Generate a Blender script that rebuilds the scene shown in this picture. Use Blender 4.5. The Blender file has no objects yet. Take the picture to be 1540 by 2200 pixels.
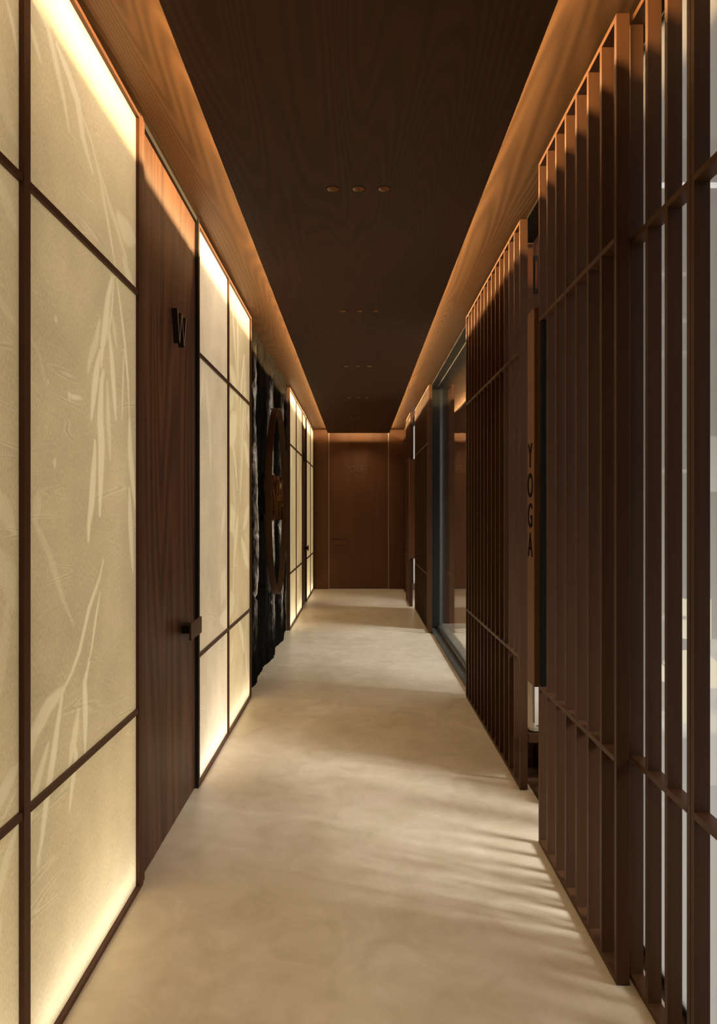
import bpy, math, random
import numpy as np
from mathutils import Vector, noise

# ------------------------------------------------------------------ camera, world, sun, exposure
S = bpy.context.scene
COL = S.collection
CAM_Z = 1.5
cam_d = bpy.data.cameras.new('camera')
cam_d.sensor_fit = 'HORIZONTAL'; cam_d.sensor_width = 36.0
cam_d.lens = 1500.0 / 1540.0 * 36.0
cam_d.clip_start = 0.05; cam_d.clip_end = 200
cam = bpy.data.objects.new('camera', cam_d); COL.objects.link(cam)
cam.location = (0, 0, CAM_Z); cam.rotation_euler = (math.radians(90), 0, 0)
S.camera = cam

S.view_settings.view_transform = 'Standard'
S.view_settings.look = 'None'
S.view_settings.gamma = 1.0
S.view_settings.use_curve_mapping = False
S.view_settings.exposure = 0.0
try:
    S.cycles.use_denoising = True
    S.cycles.max_bounces = 10; S.cycles.diffuse_bounces = 5
    S.cycles.glossy_bounces = 5; S.cycles.transparent_max_bounces = 12
    S.cycles.sample_clamp_indirect = 6.0
    S.cycles.caustics_reflective = False; S.cycles.caustics_refractive = False
except Exception:
    pass

W = bpy.data.worlds.new('daylight'); S.world = W; W.use_nodes = True
bg = W.node_tree.nodes['Background']
bg.inputs[0].default_value = (0.95, 0.97, 1.0, 1); bg.inputs[1].default_value = 3.2

WARM = (1.0, 0.66, 0.30)
PANEL_LIGHT = (1.0, 0.875, 0.63)
STRIP_LIGHT = (1.0, 0.97, 0.90)

def aim(o, d, up=(0, 0, 1)):
    o.rotation_euler = Vector(d).to_track_quat('-Z', 'Y').to_euler()

def sun(d, strength, color, ang):
    l = bpy.data.lights.new('sun', 'SUN'); l.energy = strength; l.color = color; l.angle = math.radians(ang)
    o = bpy.data.objects.new('sun', l); COL.objects.link(o); aim(o, d)
    return o
sun((-1, 0.42, -0.62), 4.4, (0.94, 0.98, 1.0), 14)

def area(name, loc, size_x, size_y, xax, nrm, power, color, spread=180, parent=None, portal=False):
    """rectangular lamp: xax = world direction of its long side, nrm = direction it shines to"""
    l = bpy.data.lights.new(name, 'AREA'); l.shape = 'RECTANGLE'; l.size = size_x; l.size_y = size_y
    l.energy = power; l.color = color; l.spread = math.radians(spread)
    if portal: l.cycles.is_portal = True
    o = bpy.data.objects.new(name, l); COL.objects.link(o)
    z = -Vector(nrm).normalized(); x = Vector(xax).normalized(); y = z.cross(x)
    from mathutils import Matrix
    m = Matrix((x, y, z)).transposed()
    o.rotation_euler = m.to_euler(); o.location = loc
    if parent: o.parent = parent
    return o

# cove LED strips hidden on top of the dropped ceiling panel
P_X, P_Y0, P_Y1 = 0.585, -1.5, 13.27
L_len = P_Y1 - P_Y0
area('cove_led_strip', (-0.50, (P_Y0 + P_Y1) / 2, 3.064), L_len, 0.014, (0, 1, 0), (-1, 0, 0), 285, WARM)
area('cove_led_strip', (0.50, (P_Y0 + P_Y1) / 2, 3.064), L_len, 0.014, (0, 1, 0), (1, 0, 0), 285, WARM)
area('cove_led_strip', (0, 13.19, 3.064), 1.0, 0.014, (1, 0, 0), (0, 1, 0), 7.5, WARM)

# sky portals in the side-room windows
area('window_portal', (4.62, 0.9, 1.75), 5.6, 3.3, (0, 1, 0), (-1, 0, 0), 1, (1, 1, 1), portal=True)
area('window_portal', (4.62, 7.3, 1.75), 5.6, 3.3, (0, 1, 0), (-1, 0, 0), 1, (1, 1, 1), portal=True)

# ------------------------------------------------------------------ helpers
class MB:
    def __init__(s): s.v = []; s.f = []; s.m = []
    def box(s, x0, x1, y0, y1, z0, z1, mi=0):
        b = len(s.v)
        s.v += [(x0,y0,z0),(x1,y0,z0),(x1,y1,z0),(x0,y1,z0),(x0,y0,z1),(x1,y0,z1),(x1,y1,z1),(x0,y1,z1)]
        for q in ((0,3,2,1),(4,5,6,7),(0,1,5,4),(1,2,6,5),(2,3,7,6),(3,0,4,7)):
            s.f.append(tuple(b + i for i in q)); s.m.append(mi)
        return s
    def quad(s, a, b, c, d, mi=0):
        k = len(s.v); s.v += [a, b, c, d]; s.f.append((k, k+1, k+2, k+3)); s.m.append(mi); return s
    def tube(s, c, axis, rads, hs, n=32, mi=0, cap0=False, cap1=False, sx=1, sy=1):
        """stack of rings along axis (0,1,2) with radii rads at offsets hs"""
        b = len(s.v)
        for r, h in zip(rads, hs):
            for i in range(n):
                a = 2 * math.pi * i / n; u, w = r * sx * math.cos(a), r * sy * math.sin(a)
                p = [0, 0, 0]; p[axis] = h; p[(axis+1) % 3] = u; p[(axis+2) % 3] = w
                s.v.append((c[0]+p[0], c[1]+p[1], c[2]+p[2]))
        for k in range(len(rads) - 1):
            for i in range(n):
                j = (i + 1) % n
                s.f.append((b+k*n+i, b+k*n+j, b+(k+1)*n+j, b+(k+1)*n+i)); s.m.append(mi)
        if cap0: s.f.append(tuple(b + i for i in range(n))[::-1]); s.m.append(mi)
        if cap1: s.f.append(tuple(b + (len(rads)-1)*n + i for i in range(n))); s.m.append(mi)
        return s
    def build(s, name, mats, parent=None, bevel=0, smooth=False, loc=None):
        me = bpy.data.meshes.new(name)
        o0 = Vector(loc) if loc else (Vector(parent.location) if parent else Vector((0, 0, 0)))
        me.from_pydata([tuple(Vector(v) - o0) for v in s.v], [], s.f)
        if not isinstance(mats, (list, tuple)): mats = [mats]
        for m in mats: me.materials.append(m)
        for p, i in zip(me.polygons, s.m):
            p.material_index = i; p.use_smooth = smooth
        me.update()
        o = bpy.data.objects.new(name, me); COL.objects.link(o)
        if parent:
            # world position of a child = its parents' positions + its own
            o.parent = parent
        elif loc: o.location = loc
        if bevel:
            b = o.modifiers.new('bevel', 'BEVEL'); b.width = bevel; b.segments = 2; b.limit_method = 'ANGLE'
        return o

def thing(name, label, cat, loc=(0, 0, 0), group=None):
    o = bpy.data.objects.new(name, None); COL.objects.link(o); o.location = loc
    o.empty_display_size = 0.1
    o['label'] = label; o['category'] = cat
    if group: o['group'] = group
    return o
def tag(o, label, cat, group=None):
    o['label'] = label; o['category'] = cat
    if group: o['group'] = group
    return o
def struct(o, label=None):
    o['kind'] = 'structure'
    if label: o['label'] = label
    return o

def text_mesh(name, body, size, extrude, mat, parent, origin, right, up, align='CENTER', off=0.0, sx=1.0, loc0=(0,0,0)):
    cu = bpy.data.curves.new(name, 'FONT'); cu.body = body; cu.size = size; cu.extrude = extrude
    cu.align_x = align; cu.align_y = 'CENTER'; cu.offset = off; cu.resolution_u = 6
    t = bpy.data.objects.new(name, cu); COL.objects.link(t)
    dg = bpy.context.evaluated_depsgraph_get()
    me = bpy.data.meshes.new_from_object(t.evaluated_get(dg))
    bpy.data.objects.remove(t)
    r = Vector(right).normalized(); u = Vector(up).normalized(); n = r.cross(u)
    for v in me.vertices:
        x, y, z = v.co
        v.co = Vector(origin) + r * x * sx + u * y + n * z - Vector(loc0)
    me.materials.clear(); me.materials.append(mat); me.name = name
    o = bpy.data.objects.new(name, me); COL.objects.link(o)
    if parent: o.parent = parent
    return o

# ------------------------------------------------------------------ materials
def new_mat(name):
    m = bpy.data.materials.new(name); m.use_nodes = True
    nt = m.node_tree; bs = nt.nodes['Principled BSDF']
    return m, nt, bs
def simple(name, col, rough=0.5, metal=0.0, spec=0.5):
    m, nt, b = new_mat(name)
    b.inputs['Base Color'].default_value = (*col, 1); b.inputs['Roughness'].default_value = rough
    b.inputs['Metallic'].default_value = metal; b.inputs['Specular IOR Level'].default_value = spec
    return m
def N(nt, t, **kw):
    n = nt.nodes.new(t)
    for k, v in kw.items():
        if k in n.inputs: n.inputs[k].default_value = v
        else: setattr(n, k, v)
    return n
def mapped(nt, scale, rot=(0, 0, 0), loc=(0, 0, 0)):
    tc = N(nt, 'ShaderNodeTexCoord'); mp = N(nt, 'ShaderNodeMapping')
    mp.inputs['Scale'].default_value = scale; mp.inputs['Rotation'].default_value = rot; mp.inputs['Location'].default_value = loc
    nt.links.new(tc.outputs['Object'], mp.inputs['Vector'])
    return mp.outputs[0]
def ramp(nt, src, stops):
    r = N(nt, 'ShaderNodeValToRGB'); e = r.color_ramp.elements
    while len(e) < len(stops): e.new(0.5)
    for k, (p, c) in zip(e, stops): k.position = p; k.color = (*c, 1) if len(c) == 3 else c
    nt.links.new(src, r.inputs[0]); return r.outputs[0]
def mathn(nt, op, a, b=None):
    n = N(nt, 'ShaderNodeMath', operation=op)
    for i, x in enumerate((a, b)):
        if x is None: continue
        if isinstance(x, (int, float)): n.inputs[i].default_value = x
        else: nt.links.new(x, n.inputs[i])
    return n.outputs[0]
def mixc(nt, fac, a, b, mode='MIX'):
    n = N(nt, 'ShaderNodeMix', data_type='RGBA', blend_type=mode)
    for i, x in ((0, fac), (6, a), (7, b)):
        if isinstance(x, (int, float)): n.inputs[i].default_value = x
        elif isinstance(x, tuple): n.inputs[i].default_value = (*x, 1)
        else: nt.links.new(x, n.inputs[i])
    return n.outputs[2]

def wood(name, dark, light, axis='z', figure=1.0, rough=0.42, bands=16, fine=0.5, fscale=1.0, bump=0.15):
    """grain runs along axis; figure = strength of the cathedral contour lines"""
    m, nt, b = new_mat(name)
    k = {'x': 0, 'y': 1, 'z': 2}[axis]
    s1 = [2.2 * fscale] * 3; s1[k] = 0.17 * fscale
    s2 = [170.0] * 3; s2[k] = 2.5
    s3 = [1.3] * 3; s3[k] = 0.5
    n1 = N(nt, 'ShaderNodeTexNoise', Scale=1.0, Detail=1.5, Roughness=0.45); nt.links.new(mapped(nt, s1), n1.inputs['Vector'])
    n2 = N(nt, 'ShaderNodeTexNoise', Scale=1.0, Detail=3.0, Roughness=0.6); nt.links.new(mapped(nt, s2), n2.inputs['Vector'])
    n3 = N(nt, 'ShaderNodeTexNoise', Scale=1.0, Detail=3.0, Roughness=0.6); nt.links.new(mapped(nt, s3), n3.inputs['Vector'])
    w = mathn(nt, 'MULTIPLY', n1.outputs[0], bands * 6.283)
    w = mathn(nt, 'ADD', w, mathn(nt, 'MULTIPLY', n2.outputs[0], 1.6))
    w = mathn(nt, 'SINE', w)
    w = mathn(nt, 'MULTIPLY', mathn(nt, 'ADD', w, 1.0), 0.5 * figure)
    f = mathn(nt, 'ADD', w, mathn(nt, 'MULTIPLY', n2.outputs[0], fine))
    f = mathn(nt, 'ADD', f, mathn(nt, 'MULTIPLY', n3.outputs[0], 0.6))
    f = mathn(nt, 'DIVIDE', f, figure + fine + 0.6)
    c = ramp(nt, f, [(0.25, light), (0.8, dark)])
    nt.links.new(c, b.inputs['Base Color'])
    b.inputs['Roughness'].default_value = rough; b.inputs['Specular IOR Level'].default_value = 0.22
    bp = N(nt, 'ShaderNodeBump', Strength=bump, Distance=0.002)
    nt.links.new(f, bp.inputs['Height']); nt.links.new(bp.outputs[0], b.inputs['Normal'])
    return m

D1, D2 = (0.085, 0.030, 0.012), (0.155, 0.060, 0.026)
M = {}
M['screen'] = wood('screen_wood', (0.049, 0.020, 0.008), (0.080, 0.034, 0.014), 'z', figure=0.15, fine=0.9, rough=0.45)
M['screen_y'] = wood('screen_rail_wood', (0.058, 0.024, 0.009), (0.095, 0.040, 0.016), 'y', figure=0.15, fine=0.9, rough=0.45)
M['ceil'] = wood('ceiling_wood', (0.052, 0.025, 0.010), (0.096, 0.048, 0.021), 'y', figure=0.7, fine=0.55, bands=60, rough=0.5)
M['panel'] = wood('dropped_panel_wood', (0.046, 0.018, 0.007), (0.076, 0.031, 0.013), 'y', figure=0.6, fine=0.55, bands=60, rough=0.55)
M['door'] = wood('door_wood', (0.036, 0.014, 0.007), (0.135, 0.056, 0.026), 'z', figure=0.7, fine=0.9, bands=16, rough=0.45)
M['endwall'] = wood('end_wall_wood', (0.090, 0.037, 0.016), (0.135, 0.055, 0.024), 'z', figure=0.3, fine=0.5, bands=7, rough=0.4)
M['board'] = wood('pull_board_wood', (0.13, 0.055, 0.026), (0.18, 0.078, 0.038), 'z', figure=0.1, fine=0.7, rough=0.5)
M['frame'] = wood('frame_wood', (0.070, 0.026, 0.011), (0.105, 0.042, 0.018), 'z', figure=0.1, fine=0.8, rough=0.5)
M['frame_y'] = wood('frame_rail_wood', (0.070, 0.026, 0.011), (0.105, 0.042, 0.018), 'y', figure=0.1, fine=0.8, rough=0.5)
M['plank'] = wood('plank_floor_wood', (0.045, 0.024, 0.014), (0.16, 0.085, 0.045), 'x', figure=0.3, fine=0.8, rough=0.4)
M['black'] = simple('black_lacquer', (0.006, 0.004, 0.003), 0.6, spec=0.08)
M['blackmetal'] = simple('black_metal', (0.012, 0.012, 0.011), 0.5, 0.0, 0.25)
M['grey'] = simple('brushed_grey_metal', (0.20, 0.20, 0.18), 0.33, 0.85)
M['bronze'] = simple('bronze', (0.095, 0.040, 0.015), 0.4, 0.35)
M['gold'] = simple('polished_gold', (0.72, 0.50, 0.22), 0.18, 1.0)
M['seam'] = simple('seam_metal', (0.45, 0.40, 0.30), 0.35, 0.6)
M['copper'] = simple('copper', (0.62, 0.36, 0.18), 0.5, 0.2)
M['white'] = simple('white_plaster', (0.74, 0.70, 0.63), 0.8)
M['boxwhite'] = simple('lightbox_white', (0.82, 0.80, 0.74), 0.9)
M['beige'] = simple('beige_plaster', (0.50, 0.42, 0.33), 0.8)
M['cushion'] = simple('cream_upholstery', (0.70, 0.62, 0.50), 0.9)
M['piping'] = simple('brown_piping', (0.10, 0.06, 0.04), 0.8)
M['leaf'] = simple('green_leaf', (0.20, 0.26, 0.05), 0.5)
M['soil'] = simple('pot_clay', (0.35, 0.25, 0.18), 0.8)
M['letter'] = simple('dark_letter', (0.004, 0.003, 0.002), 0.8, spec=0.05)

def emit(name, col, st):
    m = bpy.data.materials.new(name); m.use_nodes = True; nt = m.node_tree; nt.nodes.clear()
    e = N(nt, 'ShaderNodeEmission'); e.inputs[0].default_value = (*col, 1); e.inputs[1].default_value = st
    o = N(nt, 'ShaderNodeOutputMaterial'); nt.links.new(e.outputs[0], o.inputs[0]); return m
M['led'] = emit('led_diffuser', (1.0, 0.97, 0.93), 2.2)
M['lamp'] = emit('lamp_glow', (1.0, 0.86, 0.55), 1.9)

# microcement floor
m, nt, b = new_mat('microcement'); M['floor'] = m
n1 = N(nt, 'ShaderNodeTexNoise', Scale=1.1, Detail=6.0, Roughness=0.62); nt.links.new(mapped(nt, (1, 0.8, 1)), n1.inputs['Vector'])
n2 = N(nt, 'ShaderNodeTexNoise', Scale=5.0, Detail=5.0, Roughness=0.6); n2.inputs['Distortion'].default_value = 1.2
nt.links.new(mapped(nt, (1, 1, 1)), n2.inputs['Vector'])
f = mathn(nt, 'ADD', mathn(nt, 'MULTIPLY', n1.outputs[0], 0.55), mathn(nt, 'MULTIPLY', n2.outputs[0], 0.45))
c = ramp(nt, f, [(0.38, (0.66, 0.54, 0.375)), (0.62, (0.85, 0.715, 0.545))])
nt.links.new(c, b.inputs['Base Color'])
r = ramp(nt, n2.outputs[0], [(0.3, (0.30,)*3), (0.7, (0.40,)*3)]); nt.links.new(r, b.inputs['Roughness'])
b.inputs['Specular IOR Level'].default_value = 0.45
n4 = N(nt, 'ShaderNodeTexNoise', Scale=40.0, Detail=4.0); nt.links.new(mapped(nt, (1, 1, 1)), n4.inputs['Vector'])
bp = N(nt, 'ShaderNodeBump', Strength=0.06, Distance=0.002); nt.links.new(n4.outputs[0], bp.inputs['Height']); nt.links.new(bp.outputs[0], b.inputs['Normal'])

# backlit fabric: translucent, with pressed reeds held in the 'reed' attribute
def fabric(name, base, thin):
    m = bpy.data.materials.new(name); m.use_nodes = True; nt = m.node_tree; nt.nodes.clear()
    at = N(nt, 'ShaderNodeAttribute', attribute_name='reed')
    n1 = N(nt, 'ShaderNodeTexNoise', Scale=1.0, Detail=2.0, Roughness=0.6); nt.links.new(mapped(nt, (1, 210, 75)), n1.inputs['Vector'])
    n2 = N(nt, 'ShaderNodeTexNoise', Scale=1.3, Detail=4.0, Roughness=0.6); nt.links.new(mapped(nt, (1, 1, 1)), n2.inputs['Vector'])
    # fine creases, each with a shaded and a lit edge painted in
    n3 = N(nt, 'ShaderNodeTexNoise', Scale=1.6, Detail=1.0, Roughness=0.5); n3.inputs['Distortion'].default_value = 0.05
    nt.links.new(mapped(nt, (1, 0.30, 3.6), rot=(math.radians(-36), 0, 0)), n3.inputs['Vector'])
    cr = mathn(nt, 'FRACT', mathn(nt, 'MULTIPLY', n3.outputs[0], 9.0))
    cr = mathn(nt, 'ABSOLUTE', mathn(nt, 'SUBTRACT', cr, 0.5))
    crease = ramp(nt, cr, [(0.0, (1,)*3), (0.035, (0,)*3)])
    n5 = N(nt, 'ShaderNodeTexNoise', Scale=3.0, Detail=2.0); nt.links.new(mapped(nt, (1, 1, 1), loc=(3, 3, 3)), n5.inputs['Vector'])
    n5r = ramp(nt, n5.outputs[0], [(0.47, (0,)*3), (0.60, (1,)*3)])
    cmask = mathn(nt, 'MULTIPLY', crease, n5r)
    v = mathn(nt, 'ADD', mathn(nt, 'MULTIPLY', n1.outputs[0], 0.42), mathn(nt, 'MULTIPLY', n2.outputs[0], 0.58))
    c = ramp(nt, v, [(0.34, tuple(x * 0.66 for x in base)), (0.66, tuple(min(1, x * 1.22) for x in base))])
    c = mixc(nt, mathn(nt, 'MULTIPLY', cmask, 0.38), c, tuple(x * 0.60 for x in base))
    cr2 = ramp(nt, mathn(nt, 'ABSOLUTE', mathn(nt, 'SUBTRACT', cr, 0.06)), [(0.0, (1,)*3), (0.035, (0,)*3)])
    c = mixc(nt, mathn(nt, 'MULTIPLY', mathn(nt, 'MULTIPLY', cr2, n5r), 0.35), c, thin)
    c = mixc(nt, mathn(nt, 'MULTIPLY', at.outputs['Fac'], 0.82), c, thin)
    tr = N(nt, 'ShaderNodeBsdfTranslucent'); df = N(nt, 'ShaderNodeBsdfDiffuse')
    nt.links.new(c, tr.inputs[0]); nt.links.new(mixc(nt, 0.35, c, (0.74, 0.70, 0.64)), df.inputs[0])
    bp = N(nt, 'ShaderNodeBump', Strength=0.25, Distance=0.003)
    nt.links.new(mathn(nt, 'ADD', n1.outputs[0], mathn(nt, 'MULTIPLY', crease, 0.6)), bp.inputs['Height']); nt.links.new(bp.outputs[0], df.inputs['Normal'])
    mx = N(nt, 'ShaderNodeMixShader'); mx.inputs[0].default_value = 0.42
    nt.links.new(tr.outputs[0], mx.inputs[1]); nt.links.new(df.outputs[0], mx.inputs[2])
    o = N(nt, 'ShaderNodeOutputMaterial'); nt.links.new(mx.outputs[0], o.inputs[0])
    return m
M['fabric'] = fabric('fibre_fabric', (0.68, 0.58, 0.39), (0.92, 0.85, 0.66))
M['fabric_daylit'] = fabric('daylit_fibre_fabric', (0.76, 0.67, 0.54), (0.93, 0.87, 0.74))  # daylight from the doorway gap is painted into this paler tint

# charred rough stone; daylight on its ridges is painted in as pale streaks
m, nt, b = new_mat('rough_dark_stone'); M['stone'] = m
n1 = N(nt, 'ShaderNodeTexNoise', Scale=1.0, Detail=8.0, Roughness=0.7); nt.links.new(mapped(nt, (4, 9, 2.2)), n1.inputs['Vector'])
n2 = N(nt, 'ShaderNodeTexNoise', Scale=1.0, Detail=6.0, Roughness=0.65); nt.links.new(mapped(nt, (20, 60, 14)), n2.inputs['Vector'])
at = N(nt, 'ShaderNodeAttribute', attribute_name='lit_streak')
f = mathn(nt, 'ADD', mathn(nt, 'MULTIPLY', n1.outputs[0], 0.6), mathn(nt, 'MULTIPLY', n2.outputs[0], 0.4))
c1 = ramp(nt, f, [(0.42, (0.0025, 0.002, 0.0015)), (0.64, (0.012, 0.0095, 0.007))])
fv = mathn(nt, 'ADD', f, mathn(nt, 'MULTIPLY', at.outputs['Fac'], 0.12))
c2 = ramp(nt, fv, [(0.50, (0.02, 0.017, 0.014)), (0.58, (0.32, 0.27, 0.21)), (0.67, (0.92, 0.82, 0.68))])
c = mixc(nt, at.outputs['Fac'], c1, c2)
nt.links.new(c, b.inputs['Base Color']); b.inputs['Roughness'].default_value = 0.85
b.inputs['Specular IOR Level'].default_value = 0.01
bp = N(nt, 'ShaderNodeBump', Strength=0.8, Distance=0.03); nt.links.new(f, bp.inputs['Height']); nt.links.new(bp.outputs[0], b.inputs['Normal'])

# speckled granite
m, nt, b = new_mat('speckled_granite'); M['granite'] = m
n1 = N(nt, 'ShaderNodeTexNoise', Scale=120.0, Detail=3.0, Roughness=0.8); nt.links.new(mapped(nt, (1, 1, 1)), n1.inputs['Vector'])
c = ramp(nt, n1.outputs[0], [(0.5, (0.02, 0.019, 0.017)), (0.62, (0.22, 0.20, 0.17))]); nt.links.new(c, b.inputs['Base Color'])
b.inputs['Roughness'].default_value = 0.45

def thin_glass(name, ior, tint, haze=0.0, hazecol=(0.8, 0.78, 0.72)):
    m = bpy.data.materials.new(name); m.use_nodes = True; nt = m.node_tree; nt.nodes.clear()
    lw = N(nt, 'ShaderNodeLayerWeight')
    frv = mathn(nt, 'ADD', mathn(nt, 'MULTIPLY', mathn(nt, 'POWER', lw.outputs['Facing'], 4.5), ior), 0.03)
    t = N(nt, 'ShaderNodeBsdfTransparent'); t.inputs[0].default_value = (*tint, 1)
    g = N(nt, 'ShaderNodeBsdfGlossy'); g.inputs['Roughness'].default_value = 0.02; g.inputs[0].default_value = (1, 1, 1, 1)
    base = t.outputs[0]
    if haze:
        d = N(nt, 'ShaderNodeBsdfTranslucent'); d.inputs[0].default_value = (*hazecol, 1)
        d2 = N(nt, 'ShaderNodeBsdfDiffuse'); d2.inputs[0].default_value = (*hazecol, 1)
        mm = N(nt, 'ShaderNodeMixShader'); mm.inputs[0].default_value = 0.35
        nt.links.new(d.outputs[0], mm.inputs[1]); nt.links.new(d2.outputs[0], mm.inputs[2])
        hx = N(nt, 'ShaderNodeMixShader'); hx.inputs[0].default_value = haze
        nt.links.new(base, hx.inputs[1]); nt.links.new(mm.outputs[0], hx.inputs[2]); base = hx.outputs[0]
    mx = N(nt, 'ShaderNodeMixShader'); nt.links.new(frv, mx.inputs[0])
    nt.links.new(base, mx.inputs[1]); nt.links.new(g.outputs[0], mx.inputs[2])
    o = N(nt, 'ShaderNodeOutputMaterial'); nt.links.new(mx.outputs[0], o.inputs[0]); return m
M['glass'] = thin_glass('window_glass', 1.0, (0.86, 0.88, 0.88))
M['sky_dimmer'] = thin_glass('sky_dimming_glass', 0.05, (0.9, 0.9, 0.9), haze=0.97, hazecol=(0.72, 0.69, 0.65))
M['milk'] = thin_glass('milky_glass', 0.06, (0.96, 0.96, 0.95), haze=0.50, hazecol=(0.56, 0.54, 0.50))

# ------------------------------------------------------------------ large structure
END = 13.6
C_Z = 3.10           # wood ceiling
def sbox(name, mat, *a):
    return struct(MB().box(*a).build(name, mat))
sbox('floor', M['floor'], -1.15, 0.935, -3.0, END + 0.1, -0.12, 0.0)
sbox('ceiling', M['ceil'], -1.15, 0.915, -3.0, END + 0.1, C_Z, C_Z + 0.1)
sbox('wall_left', M['black'], -1.15, -1.03, -3.0, END + 0.1, 0, C_Z)
sbox('wall_back', M['endwall'], -1.15, 4.7, -3.1, -3.0, 0, C_Z + 0.7)
sbox('roof', M['black'], -1.2, 4.8, -3.2, 13.9, 3.82, 3.95)
sbox('header', M['black'], 0.915, 1.03, -3.0, END, C_Z - 0.012, 3.82)
# rooms on the right
sbox('floor_side_rooms', M['plank'], 0.935, 4.7, -3.0, 4.25, -0.12, -0.002)
sbox('floor_courtyard', M['floor'], 0.935, 4.7, 4.25, 13.7, -0.12, -0.001)
sbox('ceiling_side_room', M['beige'], 1.03, 4.7, -3.0, 13.7, 3.72, 3.82)

def win_wall(y0, y1, name, n):
    x0, x1 = 4.6, 4.7
    mb = MB()
    mb.box(x0, x1, y0, y1, 3.45, 3.75); mb.box(x0, x1, y0, y1, 0, 0.1)
    mb.build(name, M['white']); o = bpy.data.objects[name]; struct(o)
    w = MB()
    k = 4
    for i in range(k + 1):
        yy = y0 + (y1 - y0) * i / k
        w.box(x0 + 0.02, x1 - 0.02, yy - 0.03, yy + 0.03, 0.1, 3.45)
    struct(w.build('window_%d' % n, M['blackmetal']))
win_wall(-2.0, 3.9, 'wall_far_right', 1)
sbox('wall_far_corner', M['white'], 4.6, 4.7, -3.0, -2.0, 0, 3.75)
sbox('wall_far_pier', M['white'], 4.6, 4.7, 3.9, 4.4, 0, 3.75)
win_wall(4.4, 10.2, 'wall_courtyard_right', 2)
sbox('wall_far_end', M['white'], 4.6, 4.7, 10.2, 13.7, 0, 3.75)
# wall pieces behind the sliding screens
sbox('wall_right', M['endwall'], 0.935, 1.03, 4.12, 5.66, 0, C_Z + 0.1)
sbox('wall_right_middle', M['endwall'], 0.935, 1.03, 8.98, 10.79, 0, C_Z + 0.1)
sbox('wall_right_far', M['endwall'], 0.935, 1.03, 13.3, END, 0, C_Z + 0.1)
sbox('wall_light_block', M['endwall'], 0.935, 0.96, -3.0, 0.8, 0, C_Z + 0.1)  # unseen wall added to keep stray daylight out behind the camera
# partition between the yoga room and the glazed room, between that and the far room
sbox('wall_partition', M['endwall'], 1.03, 4.6, 4.15, 4.30, 0, 3.75)
sbox('wall_courtyard_end', M['endwall'], 1.03, 4.6, 9.4, 9.5, 0, 3.75)
# far room: pale end wall with a daylight window seen through the slit
mb = MB()
mb.box(1.03, 4.6, 13.5, 13.6, 0, 0.12); mb.box(1.03, 4.6, 13.5, 13.6, 3.2, 3.75); mb.box(2.2, 4.6, 13.5, 13.6, 0.12, 3.2)
struct(mb.build('wall_far_room', M['white']))
struct(MB().box(2.17, 2.21, 13.5, 13.6, 0.12, 3.2).box(1.03, 1.06, 13.5, 13.6, 0.12, 3.2).build('window_6', M['blackmetal']))
struct(MB().box(1.06, 2.17, 13.54, 13.55, 0.12, 3.2).build('window_7', M['sky_dimmer']))  # frosted pane added to dim the sky in the slit

# ------------------------------------------------------------------ dropped ceiling panel with round holes
DL_Y = [1.272 + 1.97 * i for i in range(7)]   # first row, unseen over the camera's head, added to light the near floor
DL_X = [-0.119, 0.0, 0.119]
DL_R = 0.0285
def dropped_panel():
    mb = MB(); z = 3.0; h = 0.05; n = 40
    ys = [P_Y0]
    for y in DL_Y:
        if y + h < P_Y1: ys += [y - h, y + h]
    ys.append(P_Y1)
    xs = [-P_X]
    for x in DL_X: xs += [x - h, x + h]
    xs.append(P_X)
    for j in range(len(ys) - 1):
        if j % 2 == 0:
            mb.quad((-P_X, ys[j], z), (-P_X, ys[j+1], z), (P_X, ys[j+1], z), (P_X, ys[j], z)); continue
        for i in range(len(xs) - 1):
            if i % 2 == 0:
                mb.quad((xs[i], ys[j], z), (xs[i], ys[j+1], z), (xs[i+1], ys[j+1], z), (xs[i+1], ys[j], z)); continue
            cx, cy = (xs[i] + xs[i+1]) / 2, (ys[j] + ys[j+1]) / 2
            b = len(mb.v)
            for k in range(n):
                a = 2 * math.pi * k / n; c_, s_ = math.cos(a), math.sin(a); q = h / max(abs(c_), abs(s_))
                mb.v.append((cx + DL_R * c_, cy + DL_R * s_, z)); mb.v.append((cx + q * c_, cy + q * s_, z))
            for k in range(n):
                l = (k + 1) % n
                mb.f.append((b+2*k, b+2*k+1, b+2*l+1, b+2*l)); mb.m.append(0)
    t = 3.028
    mb.quad((-P_X, P_Y0, z), (-P_X, P_Y1, z), (-P_X, P_Y1, t), (-P_X, P_Y0, t))
    mb.quad((P_X, P_Y0, z), (P_X, P_Y1, z), (P_X, P_Y1, t), (P_X, P_Y0, t))
    mb.quad((-P_X, P_Y1, z), (P_X, P_Y1, z), (P_X, P_Y1, t), (-P_X, P_Y1, t))
    mb.quad((-P_X, P_Y0, z), (P_X, P_Y0, z), (P_X, P_Y0, t), (-P_X, P_Y0, t))
    # top board: edge strips and the raised back that carries the LED strips
    for sx in (-1, 1):
        a, b_ = sx * P_X, sx * 0.49
        mb.quad((a, P_Y0, t), (a, P_Y1, t), (b_, P_Y1, t), (b_, P_Y0, t))
        mb.quad((b_, P_Y0, t), (b_, P_Y1 - 0.09, t), (b_, P_Y1 - 0.09, C_Z), (b_, P_Y0, C_Z))
    mb.quad((-0.49, P_Y1 - 0.09, t), (0.49, P_Y1 - 0.09, t), (0.49, P_Y1 - 0.09, C_Z), (-0.49, P_Y1 - 0.09, C_Z))
    mb.quad((-0.49, P_Y1 - 0.09, t), (0.49, P_Y1 - 0.09, t), (0.49, P_Y1, t), (-0.49, P_Y1, t))
    return mb
struct(dropped_panel().build('trim_1', M['panel']), 'dark wood ceiling panel dropped below the glowing cove along the corridor')

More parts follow.
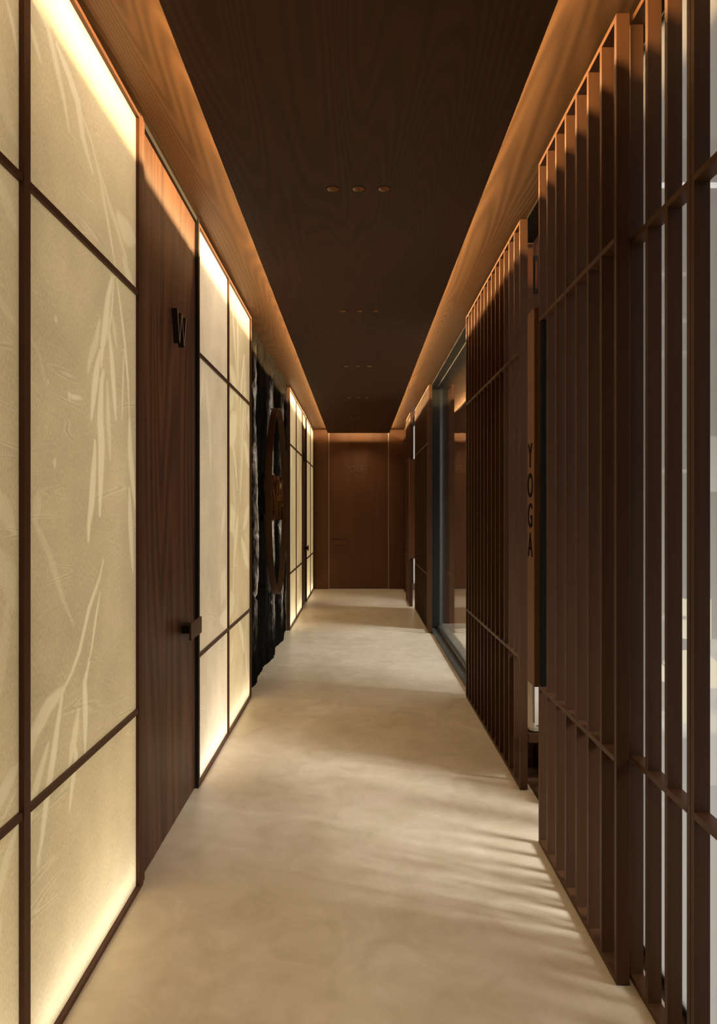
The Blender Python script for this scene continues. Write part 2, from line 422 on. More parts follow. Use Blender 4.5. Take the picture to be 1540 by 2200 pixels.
row_names = ['nearest row', 'second row from the camera', 'third row from the camera', 'fourth row from the camera', 'fifth row from the camera', 'farthest row by the end wall']
col_names = ['left', 'middle', 'right']
def downlight_lamp(x, y, z, parent):
    l = bpy.data.lights.new('downlight_lamp', 'AREA'); l.shape = 'DISK'; l.size = 0.040
    l.energy = DL_POWER; l.color = (1.0, 0.80, 0.52); l.spread = math.radians(125)
    o = bpy.data.objects.new('downlight_lamp', l); COL.objects.link(o); o.parent = parent; o.location = (x, y, z)
DL_POWER = 1.5
_p = bpy.data.objects['trim_1']
for x in DL_X:
    MB().tube((x, DL_Y[0], 3.0), 2, [DL_R, DL_R, 0.022], [-0.001, 0.012, 0.062], n=32, cap1=True).build('reflector', M['copper'], _p, smooth=True)
    downlight_lamp(x, DL_Y[0], 2.999, _p)  # added unseen lamp to light the near floor
for j, y in enumerate(DL_Y[1:]):
    for i, x in enumerate(DL_X):
        t = thing('downlight', '%s one of three small round copper downlights in the %s' % (col_names[i], row_names[j]), 'ceiling light', (x, y, 3.0), 'round recessed downlights in the dark ceiling panel')
        MB().tube((x, y, 3.0), 2, [DL_R, DL_R, 0.022], [-0.001, 0.012, 0.062], n=32, cap1=True).build('reflector', M['copper'], t, smooth=True)
        downlight_lamp(0, 0, -0.0025, t)
        MB().tube((x, y, 3.0), 2, [DL_R - 0.0005, DL_R + 0.002, DL_R + 0.002, DL_R - 0.0005], [-0.0015, -0.0015, 0.0, 0.0], n=32).build('trim_ring', M['black'], t)

# ------------------------------------------------------------------ left wall: backlit panels
WX = -0.867
def px2yz(px, py, X=0.867):
    k = X / (770.0 - px)
    return 1500 * k, CAM_Z - (py - 1100) * k
STROKES = [  # traced reed leaves: (list of photo points on the wall plane, width in photo px, strength)
 ([(83,0),(114,60),(135,156),(148,216),(158,280)],10,.75), ([(132,96),(156,156),(177,221),(187,293),(208,371)],11,.8),
 ([(186,247),(208,312),(231,416),(254,560)],4,.7), ([(215,343),(228,384),(244,442),(280,553)],5,.6),
 ([(70,39),(80,65),(99,135)],9,.8), ([(262,465),(276,494),(298,517)],16,.7), ([(140,0),(161,52),(197,135)],8,.5),
 ([(26,0),(39,52),(48,109)],8,.8), ([(0,376),(20,415),(47,493)],22,.35), ([(0,60),(20,230),(45,300)],26,.3),
 ([(224,400),(239,468),(250,536),(257,577)],4,.8), ([(234,400),(243,441),(259,486),(275,545),(282,566)],7,.5),
 ([(273,555),(284,595),(293,611)],9,.6), ([(249,598),(241,639),(234,707),(229,741),(226,786)],10,.95),
 ([(253,593),(248,673),(239,730)],4,.8), ([(259,598),(268,668),(276,736),(283,820),(286,900)],4.5,.9),
 ([(223,689),(216,730),(202,775),(198,798)],9,.6), ([(224,755),(218,786),(211,843),(205,900)],10,.95),
 ([(243,711),(248,764),(252,820),(257,900)],8,.95), ([(249,668),(255,718),(259,745)],6,.5),
 ([(231,800),(227,820),(224,900),(227,957),(225,1036),(223,1105)],12,.95), ([(274,752),(270,900)],3.5,.7),
 ([(213,950),(212,985),(210,1014),(206,1082),(200,1127),(199,1161)],11,.95), ([(239,820),(241,900),(244,945),(245,984)],7,.6),
 ([(286,900),(287,968),(293,1036),(298,1089)],9,.95), ([(286,1050),(287,1105),(290,1173),(293,1225)],8,.9),
 ([(231,1202),(223,1241),(200,1309),(180,1400),(164,1445),(145,1484)],6,.9), ([(224,1273),(216,1320),(205,1400),(198,1425)],4,.95),
 ([(98,1070),(84,1116),(118,1195),(145,1286),(168,1343)],9,.35), ([(92,1060),(88,1120)],16,.4),
 ([(147,1480),(114,1518),(84,1577),(66,1659)],19,.75), ([(145,1484),(134,1559),(123,1639),(111,1718),(100,1809),(92,1855)],12,.95),
 ([(114,1600),(100,1650),(84,1707),(70,1782),(60,1840)],13,.8), ([(200,1425),(191,1468),(193,1536),(192,1620)],9,.95),
 ([(178,1528),(170,1582),(159,1645)],12,.8), ([(168,1582),(173,1627),(164,1695),(159,1741)],8,.9),
 ([(51,1643),(23,1695),(0,1745)],18,.7), ([(50,1773),(27,1843),(0,1960)],15,.8), ([(50,1691),(14,1768)],4,.8),
 ([(15,1970),(6,2030),(0,2090)],11,.7), ([(100,1800),(94,1870)],5,.5), ([(0,1060),(20,1090),(42,1140)],24,.4),
 ([(0,1180),(30,1240),(40,1300)],30,.35), ([(30,1290),(20,1400),(10,1500)],20,.3), ([(4,620),(20,660),(48,700)],10,.25),
 ([(150,560),(145,585)],5,.2), ([(131,680),(130,693)],6,.7), ([(157,842),(163,852),(185,856)],4,.8), ([(157,842),(160,862)],4,.8),
 ([(129,985),(127,1005)],6,.7), ([(113,818),(114,828)],5,.5), ([(62,700),(95,760),(110,830)],6,.25),
 # panel right of the door
 ([(514,667),(515,747),(515,824)],3.2,.95), ([(504,667),(509,747),(512,791)],3.2,.9), ([(496,786),(506,814),(514,858)],6,.8),
 ([(507,839),(496,877)],7,.7), ([(528,763),(523,824),(520,881)],3.2,.95), ([(529,766),(528,862),(525,930),(522,980)],2.6,.9), ([(531,790),(532,860),(529,940)],2.4,.8),
 ([(511,901),(503,925),(497,950)],12,.9), ([(504,946),(510,1000),(514,1051)],3.2,.9), ([(528,950),(533,970),(539,1000)],5,.8),
 ([(536,903),(540,900)],8,.9), ([(527,940),(523,1000),(520,1080)],3,.7), ([(502,1097),(506,1140)],12,.8),
 ([(515,1110),(511,1150),(507,1210)],5,.8), ([(523,1160),(530,1190),(538,1218)],5,.8), ([(538,1090),(530,1120),(526,1135)],5,.7),
 ([(500,1275),(505,1290),(490,1330),(478,1330)],8,.7), ([(516,1330),(525,1370),(528,1400)],4,.8), ([(505,1380),(500,1420)],6,.5),
 ([(448,817),(455,900),(458,1009)],5,.45), ([(443,800),(438,850),(434,880)],4,.4), ([(470,620),(462,700),(455,780)],8,.25), ([(487,1090),(483,1130),(480,1145)],5,.6), ([(488,1230),(480,1290)],12,.5),
]
world_strokes = []
for pts, wpx, st in STROKES:
    P = [px2yz(*p) for p in pts]
    mid = pts[len(pts) // 2]
    hw = 0.5 * wpx * 0.867 / (770 - mid[0]) * 1.0
    # a stroke w px wide in the picture is wider along the wall (seen obliquely)
    hw_y = 0.5 * wpx * 1500 * 0.867 / (770 - mid[0]) ** 2
    world_strokes.append((P, hw_y, st))
rr = random.Random(5)
def random_reeds(y0, y1, n):
    for _ in range(n):
        y = rr.uniform(y0, y1); z = rr.uniform(0.4, 2.9); L = rr.uniform(0.25, 0.8); dy = rr.uniform(-0.12, 0.12)
        world_strokes.append(([(y, z), (y + dy * 0.4, z - L * 0.5), (y + dy, z - L)], rr.uniform(0.006, 0.025), rr.uniform(0.3, 0.9)))
random_reeds(8.9, 10.8, 42); random_reeds(11.8, 13.5, 14); random_reeds(4.75, 5.6, 10)

def reed_mask(Y, Z):
    out = np.zeros_like(Y)
    for P, hw, st in world_strokes:
        ys = [p[0] for p in P]; zs = [p[1] for p in P]
        if max(ys) + 0.1 < Y.min() or min(ys) - 0.1 > Y.max(): continue
        tot = sum(math.dist(P[i], P[i+1]) for i in range(len(P) - 1)); acc = 0
        for i in range(len(P) - 1):
            a = np.array(P[i]); b = np.array(P[i+1]); d = b - a; L = math.hypot(*d)
            if L < 1e-6: continue
            pad = hw * 2 + 0.02
            sel = (Y > min(a[0], b[0]) - pad) & (Y < max(a[0], b[0]) + pad) & (Z > min(a[1], b[1]) - pad) & (Z < max(a[1], b[1]) + pad)
            if sel.any():
                yy, zz = Y[sel], Z[sel]
                t = np.clip(((yy - a[0]) * d[0] + (zz - a[1]) * d[1]) / L ** 2, 0, 1)
                dist = np.hypot(yy - a[0] - t * d[0], zz - a[1] - t * d[1])
                s = (acc + t * L) / tot
                wdt = hw * (0.25 + 0.85 * np.sin(np.pi * np.clip(s * 0.92 + 0.05, 0, 1)))
                soft = 0.004 + hw * 0.35
                v = st * np.clip((wdt - dist) / soft + 0.5, 0, 1)
                out[sel] = np.maximum(out[sel], v)
            acc += L
    return out

def pane_grid(name, y0, y1, z0, z1, x, step, parent, mat=None):
    ny = max(2, int((y1 - y0) / step)); nz = max(2, int((z1 - z0) / step))
    yv = np.linspace(y0, y1, ny + 1); zv = np.linspace(z0, z1, nz + 1)
    Y, Z = np.meshgrid(yv, zv)
    mask = reed_mask(Y, Z).ravel()
    o0 = parent.location
    co = np.stack([np.full(Y.size, x - o0[0]), Y.ravel() - o0[1], Z.ravel() - o0[2]], 1).astype(np.float32)
    i = np.arange(nz)[:, None] * (ny + 1) + np.arange(ny)[None, :]
    i = i.ravel(); F = np.stack([i, i + ny + 1, i + ny + 2, i + 1], 1).astype(np.int32)
    F = F[:, ::-1]
    me = bpy.data.meshes.new(name)
    me.vertices.add(len(co)); me.vertices.foreach_set('co', co.ravel())
    me.loops.add(F.size); me.loops.foreach_set('vertex_index', F.ravel())
    me.polygons.add(len(F)); me.polygons.foreach_set('loop_start', np.arange(len(F), dtype=np.int32) * 4)
    try: me.polygons.foreach_set('loop_total', np.full(len(F), 4, dtype=np.int32))
    except Exception: pass
    me.update(); me.validate()
    a = me.attributes.new('reed', 'FLOAT', 'POINT'); a.data.foreach_set('value', mask.astype(np.float32))
    me.materials.append(mat or M['fabric'])
    o = bpy.data.objects.new(name, me); COL.objects.link(o); o.parent = parent
    return o

BAR_LO, BAR_HI, TOP = 0.712, 2.367, 3.076
def light_panel(y0, y1, mull, label, step, k=1.0):
    """wooden frame with backlit fabric, a white box behind it and LED strips at its foot and head"""
    t = thing('backlit_panel', label, 'light panel', (WX, y0, 0))
    x0, x1 = WX - 0.030, WX       # frame depth, front face on WX
    st = 0.018
    for a, b in ((y0, y0 + st), (y1 - st, y1)):
        MB().box(x0, x1, a, b, 0, TOP).build('stile', M['frame'], t)
    MB().box(x0, x1, y0 + st, y1 - st, TOP - 0.016, TOP).build('top_rail', M['frame_y'], t)
    MB().box(x0, x1, y0 + st, y1 - st, 0, 0.020).build('bottom_rail', M['frame_y'], t)
    cells = [y0 + st] + [m_ for m_ in mull] + [y1 - st]
    for m_ in mull: MB().box(x0 + 0.012, x1 - 0.002, m_ - 0.010, m_ + 0.010, 0.020, TOP - 0.016).build('mullion', M['frame'], t)
    for z in (BAR_LO, BAR_HI):
        MB().box(x0 + 0.012, x1 - 0.003, y0 + st, y1 - st, z - 0.010, z + 0.010).build('glazing_bar', M['frame_y'], t)
    for i in range(len(cells) - 1):
        pane_grid('fabric_pane', cells[i], cells[i+1], 0.015, TOP - 0.010, x1 - 0.014, step, t, M['fabric_daylit'] if (i == 0 and y0 == 3.8) else None)
    bx = WX - 0.150
    hb = MB()
    hb.quad((bx, y0, 0.004), (bx, y1, 0.004), (bx, y1, TOP), (bx, y0, TOP))
    hb.quad((bx, y0 + .001, 0.004), (x0, y0 + .001, 0.004), (x0, y0 + .001, TOP), (bx, y0 + .001, TOP))
    hb.quad((bx, y1 - .001, 0.004), (x0, y1 - .001, 0.004), (x0, y1 - .001, TOP), (bx, y1 - .001, TOP))
    hb.quad((bx, y0, TOP), (bx, y1, TOP), (x0, y1, TOP), (x0, y0, TOP))
    hb.quad((bx, y0, 0.004), (bx, y1, 0.004), (x0, y1, 0.004), (x0, y0, 0.004))
    hb.build('light_box', M['boxwhite'], t)
    L = y1 - y0; yc = (y0 + y1) / 2 - y0
    area('backlight', (-0.145, yc, TOP / 2), TOP - 0.06, L - 0.05, (0, 0, 1), (1, 0, 0), 6.0 * L * k, PANEL_LIGHT, parent=t)
    area('led_strip', (-0.085, yc, 0.035), L - 0.05, 0.012, (0, 1, 0), (0.35, 0, 1), 1.7 * L * k, STRIP_LIGHT, parent=t)
    area('led_strip', (-0.085, yc, TOP - 0.03), L - 0.05, 0.012, (0, 1, 0), (0.35, 0, -1), 1.3 * L * k, STRIP_LIGHT, parent=t)
    return t
light_panel(0.86, 1.829, [], 'glowing fabric panel cut off by the left edge of the photo', 0.006)
light_panel(1.829, 2.782, [], 'large glowing fabric panel with pressed reeds left of the W door', 0.0045)
light_panel(3.800, 5.665, [4.695], 'two-bay glowing fabric panel between the W door and the dark rock', 0.005)
light_panel(8.850, 10.87, [9.815], 'glowing fabric panel just beyond the dark rock with an orange-lit edge', 0.012)
light_panel(11.71, 13.56, [12.71], 'farthest narrow glowing fabric panel beside the end wall', 0.02)
# orange-lit end board of the panel standing beyond the rock
struct(MB().box(-0.905, WX, 8.832, 8.849, 0, TOP).build('trim_2', M['ceil']))

# ------------------------------------------------------------------ doors on the left
def side_door(n, y0, y1, letter, jamb):
    t = bpy.data.objects.new('door_%d' % n, None); COL.objects.link(t); t.location = (WX, y0, 0); t['kind'] = 'structure'
    dx = -0.887
    ly0, ly1 = y0 + jamb, y1 - 0.012
    leaf = MB(); k = 6
    for i in range(k):      # boards with hairline joints
        a = ly0 + (ly1 - ly0) * i / k; b = ly0 + (ly1 - ly0) * (i + 1) / k
        leaf.box(dx - 0.04, dx, a + 0.0006, b - 0.0006, 0.006, 3.07)
    leaf.box(dx - 0.039, dx - 0.004, ly0, ly1, 0.006, 3.069)
    o = leaf.build('door_leaf', M['door'], t)
    fr = MB().box(-0.95, WX, y0, y0 + jamb * 0.45, 0, 3.086).box(-0.95, WX - 0.006, y0 + jamb * 0.45, y0 + jamb, 0, 3.086)
    fr.build('near_jamb', M['frame'], t)
    MB().box(-0.95, WX, y1 - 0.012, y1, 0, 3.095).build('far_jamb', M['blackmetal'], t)
    MB().box(-0.95, WX - 0.008, y0, y1, 3.072, 3.098).build('door_head', M['blackmetal'], t)
    return t, dx
t, dx = side_door(1, 2.786, 3.800, 'W', 0.065)
# letter W built as four slanted slabs standing off the door
def letter_w(parent, yc, zc, w, h, th, xf, depth):
    mb = MB()
    def slab(ya, za, yb, zb):
        b = len(mb.v); e = th / 2
        for X in (xf, xf + depth):
            mb.v += [(X, ya - e, za), (X, ya + e, za), (X, yb + e, zb), (X, yb - e, zb)]
        for q in ((0,1,2,3),(7,6,5,4),(0,4,5,1),(1,5,6,2),(2,6,7,3),(3,7,4,0)):
            mb.f.append(tuple(b + i for i in q)); mb.m.append(1 if q[0] == 7 else 0)
    t_, b_ = zc + h / 2, zc - h / 2
    ys = [yc - w/2, yc - w/4, yc, yc + w/4, yc + w/2]
    for i in range(4):
        slab(ys[i], t_ if i % 2 == 0 else b_, ys[i+1], b_ if i % 2 == 0 else t_)
    return mb.build('letter', [M['black_letter'], M['seam']], parent)
M['black_letter'] = simple('dark_bronze_letter', (0.045, 0.030, 0.018), 0.35, 0.5)
letter_w(t, 3.40, 2.39, 0.17, 0.155, 0.010, dx, 0.028)
hb = MB().box(-0.832, -0.822, 3.43, 3.665, 0.868, 0.953); o = hb.build('handle', M['screen_y'], t, bevel=0.001)
st_ = MB().box(dx, -0.832, 3.50, 3.60, 0.89, 0.93).build('handle_stem', M['blackmetal'], t)
t2, dx = side_door(2, 10.88, 11.70, 'M', 0.05)
letter_w(t2, 11.25, 2.39, 0.17, 0.155, 0.010, dx, 0.028)
MB().box(-0.832, -0.822, 11.36, 11.56, 0.868, 0.953).build('handle', M['screen_y'], t2)
MB().box(dx, -0.832, 11.42, 11.50, 0.89, 0.93).build('handle_stem', M['blackmetal'], t2)

# ------------------------------------------------------------------ end wall with a flush door
mb = MB()
mb.box(-1.03, -0.581, END, END + 0.1, 0, C_Z); mb.box(0.589, 0.935, END, END + 0.1, 0, C_Z); mb.box(-0.581, 0.589, END, END + 0.1, 3.05, C_Z)
struct(mb.build('wall_end', M['endwall']))
t = bpy.data.objects.new('door_3', None); COL.objects.link(t); t.location = (0, END, 0); t['kind'] = 'structure'
MB().box(-0.570, 0.578, END + 0.004, END + 0.08, 0.004, 3.045).build('door_leaf', M['endwall'], t)
for a in (-0.581, 0.578): MB().box(a, a + 0.011, END - 0.002, END + 0.08, 0, 3.05).build('edge_strip', M['seam'], t)
MB().box(-0.52, -0.22, END - 0.045, END - 0.035, 0.87, 0.955).build('handle', M['endwall'], t)
MB().box(-0.42, -0.32, END - 0.035, END + 0.004, 0.89, 0.935).build('handle_stem', M['endwall'], t)
M['stuff'] = simple('stuff_letters', (0.19, 0.115, 0.065), 0.45)
text_mesh('lettering', 'STUFF', 0.175, 0.006, M['stuff'], t, (0, END - 0.002, 2.325), (1, 0, 0), (0, 0, 1), off=-0.0030, sx=0.78, loc0=(0, END, 0))

# ------------------------------------------------------------------ dark rock slab with an oval hoop sign
def rock():
    y0, y1, z0, z1 = 5.672, 8.83, 0.0, 3.1
    ny, nz = 300, 300
    mb = MB(); lit_streak = []
    for j in range(nz + 1):
        z = z0 + (z1 - z0) * j / nz
        for i in range(ny + 1):
            y = y0 + (y1 - y0) * i / ny
            bul = 0; streak = 0
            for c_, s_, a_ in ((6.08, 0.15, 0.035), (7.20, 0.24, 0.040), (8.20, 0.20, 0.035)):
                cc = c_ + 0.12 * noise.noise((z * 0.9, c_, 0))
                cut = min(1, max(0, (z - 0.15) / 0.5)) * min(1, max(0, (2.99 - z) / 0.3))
                streak += math.exp(-((y - cc) / (s_ * 0.75)) ** 2) * cut * min(1, 0.6 + 1.4 * abs(noise.noise((z * 0.8, c_ * 3, 2))))  # pale streak painted where daylight strikes each bulge
                bul += a_ * math.exp(-((y - cc) / s_) ** 2) * (0.75 + 0.35 * math.sin(z * 1.7 + c_))
            n_ = noise.fractal((y * 3.1, z * 1.1, 0), 1.0, 2.0, 5) * 0.016 + noise.fractal((y * 12, z * 8, 4), 0.9, 2.1, 4) * 0.010
            cr = abs(noise.noise((y * 2.2, z * 1.2, 9)))
            if cr < 0.05: n_ -= (0.05 - cr) * 0.5
            lit_streak.append(streak)
            mb.v.append((-0.915 + bul + n_ * 0.9, y, z))
    for j in range(nz):
        for i in range(ny):
            a = j * (ny + 1) + i
            mb.f.append((a, a + 1, a + ny + 2, a + ny + 1)); mb.m.append(0)
    # solid sides and back
    b = len(mb.v)
    mb.v += [(-1.02, y0, z0), (-1.02, y1, z0), (-1.02, y1, z1), (-1.02, y0, z1)]
    mb.f.append((b, b+3, b+2, b+1)); mb.m.append(0)
    mb.f.append((b,) + (0,) + tuple((ny + 1) * j for j in range(1, nz + 1)) + (b + 3,)); mb.m.append(0)
    mb.f.append((b + 1, ny) + tuple((ny + 1) * j + ny for j in range(1, nz + 1)) + (b + 2,)); mb.m.append(0)
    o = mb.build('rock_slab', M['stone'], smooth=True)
    a = o.data.attributes.new('lit_streak', 'FLOAT', 'POINT'); a.data.foreach_set('value', [min(1.0, v_) for v_ in lit_streak] + [0, 0, 0, 0])
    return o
tag(rock(), 'rough dark rock slab with painted daylight streaks on its ridges, set into the left wall', 'rock wall')

t = thing('hoop_sign', 'oval bronze hoop sign with gold letters mounted on the dark rock', 'sign', (-0.80, 7.15, 1.61))
mb = MB(); n = 96; ry, rz = 0.70, 0.95; th = 0.012
rings = [(-0.862, 0), (-0.802, 0), (-0.802, -th), (-0.862, -th)]
for X, d in rings:
    for i in range(n):
        a = 2 * math.pi * i / n
        mb.v.append((X, 7.15 + (ry + d) * math.cos(a), 1.61 + (rz + d) * math.sin(a)))
for k in range(4):
    for i in range(n):
        j = (i + 1) % n; l = (k + 1) % 4
        mb.f.append((k*n+i, k*n+j, l*n+j, l*n+i)); mb.m.append(0)
mb.build('hoop', M['bronze'], t, smooth=False)
for a in (math.pi / 2, -math.pi / 2):
    ya, za = 7.15 + (ry - 0.006) * math.cos(a), 1.61 + (rz - 0.006) * math.sin(a)
    MB().box(-0.93, -0.862, ya - 0.006, ya + 0.006, za - 0.006, za + 0.006).build('bracket', M['black'], t)
text_mesh('lettering', 'SPA', 0.68, 0.045, M['gold'], t, (-0.845, 7.03, 1.61), (0, 1, 0), (0, 0, 1), off=-0.01, sx=0.92, loc0=t.location)

# ------------------------------------------------------------------ right side: slatted sliding screens
FX, BX = 0.816, 0.870      # front faces of the front and back track
SL_D, SL_T = 0.0415, 0.019
def screen(y0, nslat, X, label, pitch=0.1340, zt=3.078, panel=False):
    t = thing('slatted_screen', label, 'sliding screen', (X, y0, 0))
    y1 = y0 + pitch * (nslat - 1)
    for i in range(nslat):
        y = y0 + pitch * i
        nm = 'post' if i in (0, nslat - 1) else 'slat'
        MB().box(X, X + SL_D, y, y + SL_T, 0.022 if nm == 'slat' else 0.004, zt - (0.018 if nm == 'slat' else 0)).build(nm, M['screen'], t)
    a, b = y0 + SL_T, y1
    MB().box(X + 0.0005, X + SL_D, a, b, zt - 0.018, zt).build('top_rail', M['screen_y'], t)
    MB().box(X + 0.0005, X + SL_D, a, b, 0.004, 0.022).build('bottom_rail', M['screen_y'], t)
    for z in (BAR_LO, BAR_HI):
        MB().box(X - 0.0008, X + SL_D - 0.002, a, b, z - 0.009, z + 0.009).build('cross_rail', M['screen_y'], t)
    return t
screen(1.810 - 0.134 * 7, 8, BX, 'nearest slatted wooden screen, cut off by the right edge of the photo')
screen(1.832, 8, BX, 'slatted wooden screen on the back track in front of the milky glass')
screen(2.209, 8, FX, 'tall slatted wooden screen on the front track with the near end post full height')
screen(3.763, 15, BX, 'long slatted wooden screen just past the doorway gap, before the big window')
screen(8.64, 17, BX, 'far slatted wooden screen right behind the black window frame', pitch=0.1340)
screen(11.07, 8, FX, 'small far slatted screen on the front track beside the white slit')
screen(12.05, 12, BX, 'farthest slatted screen on the back track touching the end wall', pitch=0.134)

# long vertical pull boards with stacked letters
def pull(y0, y1, x0, x1, z0, z1, label, body, mat):
    t = thing('pull_board', label, 'door pull', (x0, y0, 0))
    MB().box(x0, x1, y0, y1, z0, z1).build('board', mat, t, bevel=0.002)
    if body:
        zc = [1.83 - 0.02, 1.655, 1.485, 1.335]
        for ch, z in zip(body, (1.755, 1.617, 1.478, 1.342)):
            text_mesh('letter', ch, 0.158, 0.0012, M['letter'], t, (x0 - 0.001, (y0 + y1) / 2 + 0.006, z), (0, -1, 0), (0, 0, 1), off=0.0012, sx=0.78, loc0=t.location)
    return t
pull(3.170, 3.295, 0.797, 0.822, 0.705, 2.43, 'tall vertical wooden pull board reading YOGA at the doorway gap', 'YOGA', M['board'])
pull(10.93, 11.06, 0.800, 0.90, 0.77, 2.33, 'far vertical wooden pull board covering the middle of the white slit', '', M['board'])
tag(MB().box(FX + 0.001, FX + SL_D, 3.112, 3.146, 0.722, 2.357).build('edge_board', M['black']), 'black edge board between the cross rails of the front screen at the doorway', 'trim board')

# ------------------------------------------------------------------ glazed bay on the right
t = bpy.data.objects.new('window_3', None); COL.objects.link(t); t.location = (1.03, 5.66, 0); t['kind'] = 'structure'
MB().box(1.028, 1.036, 5.70, 8.94, 0.05, C_Z).build('pane', M['glass'], t)
MB().box(1.00, 1.045, 5.66, 8.98, 0.0, 0.05).build('bottom_frame', M['grey'], t, bevel=0.012)
MB().box(1.00, 1.045, 5.66, 8.98, C_Z - 0.03, C_Z + 0.04).build('top_frame', M['blackmetal'], t)
MB().box(0.985, 1.05, 5.66, 5.70, 0, C_Z).build('side_frame', M['blackmetal'], t)
mb = MB().tube((1.03, 8.95, 0), 2, [0.045, 0.045], [0.0, C_Z], n=24)
mb.build('frame_post', M['grey'], t, smooth=True)
struct(MB().box(0.918, 1.03, 8.90, 8.98, 0, C_Z).build('trim_3', M['blackmetal']), 'black jamb at the far side of the big window')
struct(MB().box(0.915, 1.002, 5.66, 8.90, 0, 0.022).build('trim_4', M['granite']), 'speckled granite sill along the big window')
struct(MB().box(0.918, 1.0, 5.66, 8.9, C_Z - 0.015, C_Z + 0.02).build('trim_5', M['blackmetal']))

# milky glass behind the near screens
t = bpy.data.objects.new('window_4', None); COL.objects.link(t); t.location = (0.976, 0, 0); t['kind'] = 'structure'
MB().box(0.974, 0.982, -2.9, 2.386, 0.02, 3.06).build('pane', M['milk'], t)
MB().box(0.968, 0.988, -2.9, 2.386, -0.002, 0.02).build('bottom_track', M['blackmetal'], t)
MB().box(0.968, 0.988, -2.9, 2.386, 3.06, 3.09).build('top_track', M['grey'], t)
MB().box(0.9735, 0.9825, 2.386, 2.389, 0.0, 3.06).build('bright_edge', M['white'], t)

# ------------------------------------------------------------------ yoga room things
PW = 4.15
tag(MB().box(1.40, 3.9, PW - 0.02, PW, 3.425, 3.450).build('linear_light', M['led']), 'thin white horizontal light line high on the back wall of the yoga room', 'wall light')
# ventilation grille
t = thing('vent_grille', 'small dark slotted air grille high on the wall seen through the doorway gap', 'vent', (1.02, PW - 0.02, 2.8))
MB().box(1.035, 1.30, PW - 0.012, PW, 2.80, 3.02).build('frame', M['blackmetal'], t)
for i in range(7): MB().box(1.045 + i * 0.035, 1.060 + i * 0.035, PW - 0.02, PW - 0.012, 2.82, 2.985).build('louver', M['screen'], t)

# bench with cream upholstered back seen through the gap
t = thing('upholstered_bench', 'cream upholstered bench on a dark wooden base seen through the doorway gap', 'bench', (1.35, 3.9, 0))
MB().box(0.948, 1.39, 3.88, 4.11, 0.27, 0.72).build('cushion', M['cushion'], t, bevel=0.03)
mb = MB(); rx0, rx1, rz0, rz1 = 0.972, 1.36, 0.31, 0.69
mb.box(rx0, rx0 + 0.006, 3.876, 3.882, rz0 + .02, rz1 - .02).box(rx1 - 0.006, rx1, 3.876, 3.882, rz0 + .02, rz1 - .02).box(rx0 + .02, rx1 - .02, 3.876, 3.882, rz0, rz0 + 0.006).box(rx0 + .02, rx1 - .02, 3.876, 3.882, rz1 - 0.006, rz1)
mb.build('piping', M['piping'], t)
MB().box(0.945, 1.395, 3.865, 4.112, 0.222, 0.27).build('base_board', M['screen_y'], t)
for x in (1.10, 1.34): MB().box(x, x + 0.04, 3.90, 4.08, 0.0, 0.222).build('leg', M['black'], t)
tag(MB().box(0.945, 1.40, 3.58, 3.72, 0.0, 0.045).build('floor_step', M['door']), 'low brown wooden step on the dark floor seen through the doorway gap', 'step')

# shelf unit with plants
t = thing('wall_shelf', 'dark open shelf unit on the back wall of the yoga room', 'shelf', (1.55, 4.0, 0))
for z in (0.9, 1.72, 2.38, 2.56, 2.82): MB().box(1.45, 1.84, 3.9, 4.13, z, z + 0.018).build('shelf_board', M['white'], t)
for x in (1.44, 1.84): MB().box(x, x + 0.02, 3.9, 4.13, 0.0, 2.84).build('side_board', M['screen'], t)
MB().box(1.46, 1.84, 4.10, 4.13, 0.02, 2.82).build('back_board', M['beige'], t)

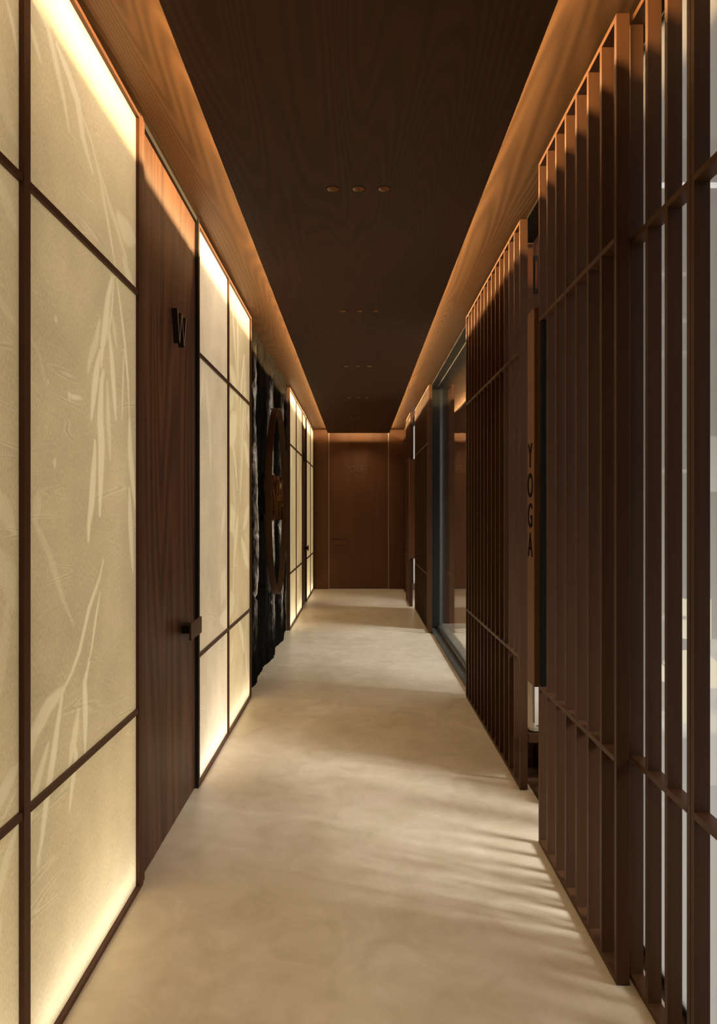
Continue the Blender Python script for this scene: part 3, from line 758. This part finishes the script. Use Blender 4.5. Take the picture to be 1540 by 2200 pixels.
def plant(x, y, z, h, r, n, label, seed):
    t = thing('potted_plant', label, 'plant', (x, y, z))
    MB().tube((x, y, z), 2, [0.05, 0.07, 0.075], [0, 0.06, 0.12], n=20, cap0=True, cap1=True).build('pot', M['soil'], t, smooth=True)
    q = random.Random(seed); lf = MB(); stm = MB()
    for k in range(5):
        a = q.uniform(0, 6.28); dx_, dy_ = 0.03 * math.cos(a), 0.03 * math.sin(a)
        stm.tube((x + dx_, y + dy_, z + 0.1), 2, [0.005, 0.003], [0, h * 0.9], n=8)
    for k in range(n):
        hz = z + 0.15 + h * q.random(); a = q.uniform(0, 6.28); L = r * q.uniform(0.6, 1.1); w = L * 0.13; dz = q.uniform(-0.08, 0.10)
        ca, sa = math.cos(a), math.sin(a)
        p0 = Vector((x, y, hz)); pm = p0 + Vector((ca * L * 0.5, sa * L * 0.5, dz + 0.03)); p1 = p0 + Vector((ca * L, sa * L, dz - 0.04))
        s_ = Vector((-sa, ca, 0)) * w
        b = len(lf.v); lf.v += [tuple(p0), tuple(pm + s_), tuple(p1), tuple(pm - s_), tuple(pm + Vector((0, 0, -0.012)))]
        for f_ in ((b, b+1, b+4), (b+1, b+2, b+4), (b+2, b+3, b+4), (b+3, b, b+4)): lf.f.append(f_); lf.m.append(0)
    stm.build('stem', M['leaf'], t); lf.build('foliage', M['leaf'], t)
plant(1.28, 3.22, 0.0, 1.75, 0.16, 170, 'tall leafy green plant on the floor seen through the gap beside the milky glass', 3)

# low table with mushroom lamp
t = thing('low_table', 'low pale table behind the milky glass under the mushroom lamp', 'table', (1.75, 3.5, 0))
MB().box(1.45, 2.15, 3.30, 3.66, 0.43, 0.46).build('tabletop', M['white'], t, bevel=0.004)
for x in (1.48, 2.08):
    for y in (3.33, 3.60): MB().box(x, x + 0.04, y, y + 0.04, 0, 0.43).build('leg', M['screen'], t)
t = thing('mushroom_lamp', 'glowing mushroom-shaped table lamp behind the milky glass', 'lamp', (1.66, 3.48, 0.46))
rs, hs = [], []
for k in range(11):
    a = math.pi / 2 * k / 10; rs.append(0.152 * math.cos(a) + 0.001); hs.append(0.20 + 0.15 * math.sin(a))
MB().tube((1.66, 3.48, 0.46), 2, [0.002] + rs, [0.19] + hs, n=32).build('shade', M['lamp'], t, smooth=True)
MB().tube((1.66, 3.48, 0.46), 2, [0.07, 0.05, 0.04], [0.001, 0.03, 0.19], n=24, cap0=True).build('stem', M['lamp'], t, smooth=True)
t = thing('cylinder_lamp', 'glowing square cream lantern behind the milky glass above the mushroom lamp', 'lamp', (1.90, 3.95, 0.75))
MB().tube((1.90, 3.95, 0.75), 2, [0.085, 0.085], [0.04, 0.26], n=28, cap0=True, cap1=True).build('shade', M['lamp'], t, smooth=False)
MB().tube((1.90, 3.95, 0.75), 2, [0.06, 0.06], [0.0, 0.04], n=20, cap0=True, cap1=True).build('base', M['blackmetal'], t)
tag(MB().box(1.86, 2.2, 3.82, 4.13, 0.0, 0.75).build('side_cabinet', M['white'], bevel=0.004), 'white side cabinet against the back wall behind the milky glass', 'cabinet')
# bright wall window in the yoga room back wall
t = bpy.data.objects.new('window_5', None); COL.objects.link(t); t.location = (2.2, PW, 1.8); t['kind'] = 'structure'
MB().box(1.90, 2.9, PW - 0.016, PW - 0.001, 1.62, 1.95).build('pane', M['white'], t)
